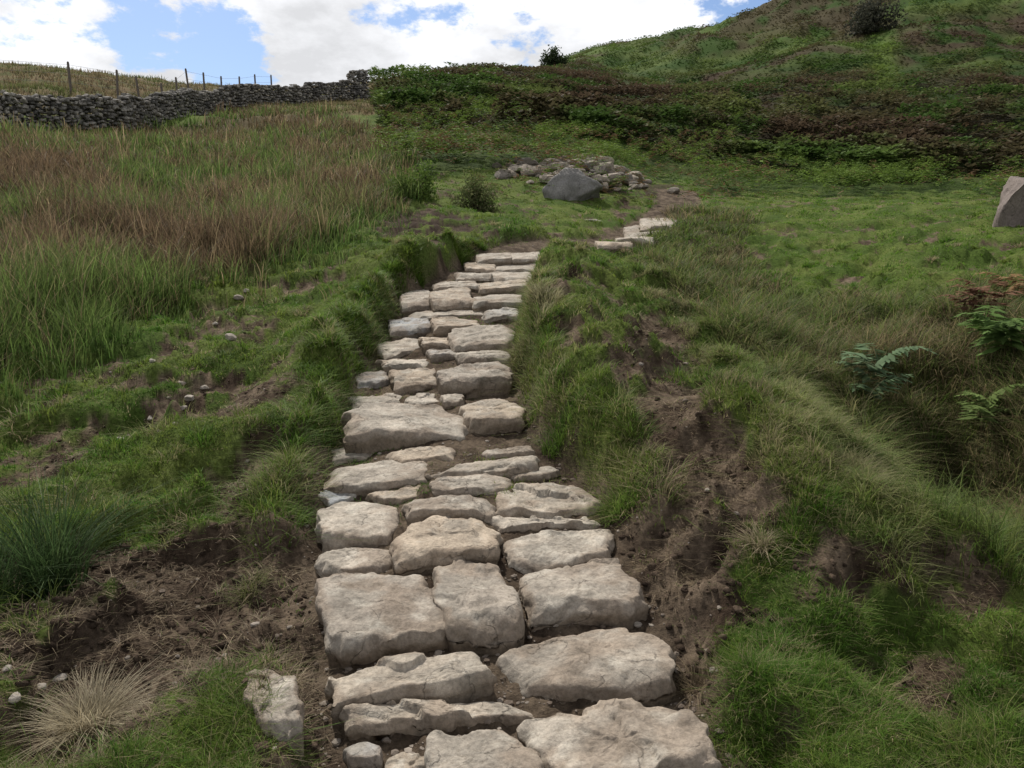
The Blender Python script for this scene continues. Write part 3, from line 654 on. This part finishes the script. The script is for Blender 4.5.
def math_(op,a,b):
    m=N.new('ShaderNodeMath');m.operation=op
    for i,q in enumerate((a,b)):
        if isinstance(q,(int,float)): m.inputs[i].default_value=q
        else: L.new(q,m.inputs[i])
    return m.outputs[0]
cov=math_('ADD',math_('MULTIPLY',noise(9,(3,1,2),(1,1,1.8),9,.62),1.9),-.24)
for (a,b,rad,am) in ((185,14,6.5,.28),(225,55,3.6,.20),(120,15,3.5,.18),(355,4,2.0,.16),(770,-8,5.5,.38),(30,-5,3,.16)):
    x,y,z=unp(a,b,1);dv=Vector((x,y,z-CH)).normalized()
    vm=N.new('ShaderNodeVectorMath');vm.operation='DOT_PRODUCT';L.new(tc.outputs['Generated'],vm.inputs[0]);vm.inputs[1].default_value=dv
    mr=N.new('ShaderNodeMapRange');mr.interpolation_type='SMOOTHSTEP';mr.inputs[1].default_value=math.cos(math.radians(rad));mr.inputs[2].default_value=1;mr.inputs[3].default_value=0;mr.inputs[4].default_value=am
    L.new(vm.outputs['Value'],mr.inputs[0]);cov=math_('SUBTRACT',cov,mr.outputs[0])
mr=N.new('ShaderNodeMapRange');mr.interpolation_type='SMOOTHSTEP';mr.inputs[1].default_value=.42;mr.inputs[2].default_value=.60;L.new(cov,mr.inputs[0])
br=N.new('ShaderNodeMapRange');br.inputs[1].default_value=.36;br.inputs[2].default_value=.60;br.inputs[3].default_value=6.4;br.inputs[4].default_value=9.6;L.new(noise(6,(8,3,1),(1,1,2),8,.6),br.inputs[0])
# overhead clouds, out of view, greyed to weaken sky fill and raise contrast
sx=N.new('ShaderNodeSeparateXYZ');L.new(tc.outputs['Generated'],sx.inputs[0])
el=N.new('ShaderNodeMapRange');el.inputs[1].default_value=.35;el.inputs[2].default_value=.8;el.inputs[3].default_value=1;el.inputs[4].default_value=.5;L.new(sx.outputs[2],el.inputs[0])
cc=N.new('ShaderNodeVectorMath');cc.operation='SCALE';cc.inputs[0].default_value=(.98,.99,1.02);L.new(math_('MULTIPLY',br.outputs[0],el.outputs[0]),cc.inputs['Scale'])
skt=N.new('ShaderNodeVectorMath');skt.operation='MULTIPLY';skt.inputs[1].default_value=(.72,.82,.98);L.new(sk.outputs[0],skt.inputs[0])
mx=N.new('ShaderNodeMix');mx.data_type='RGBA';L.new(mr.outputs[0],mx.inputs['Factor']);L.new(skt.outputs[0],mx.inputs[6]);L.new(cc.outputs[0],mx.inputs[7])
L.new(mx.outputs[2],bg.inputs[0])
# ---------- camera
cam=bpy.data.cameras.new('camera');cam.sensor_width=36;cam.lens=F/1024*36;cam.clip_end=3000;cam.clip_start=.05
co=bpy.data.objects.new('camera',cam);co.location=(0,0,CH);co.rotation_euler=(math.radians(80),0,0);bpy.context.scene.collection.objects.link(co)
sc=bpy.context.scene;sc.camera=co
sc.view_settings.view_transform='Standard';sc.view_settings.look='None';sc.view_settings.exposure=0
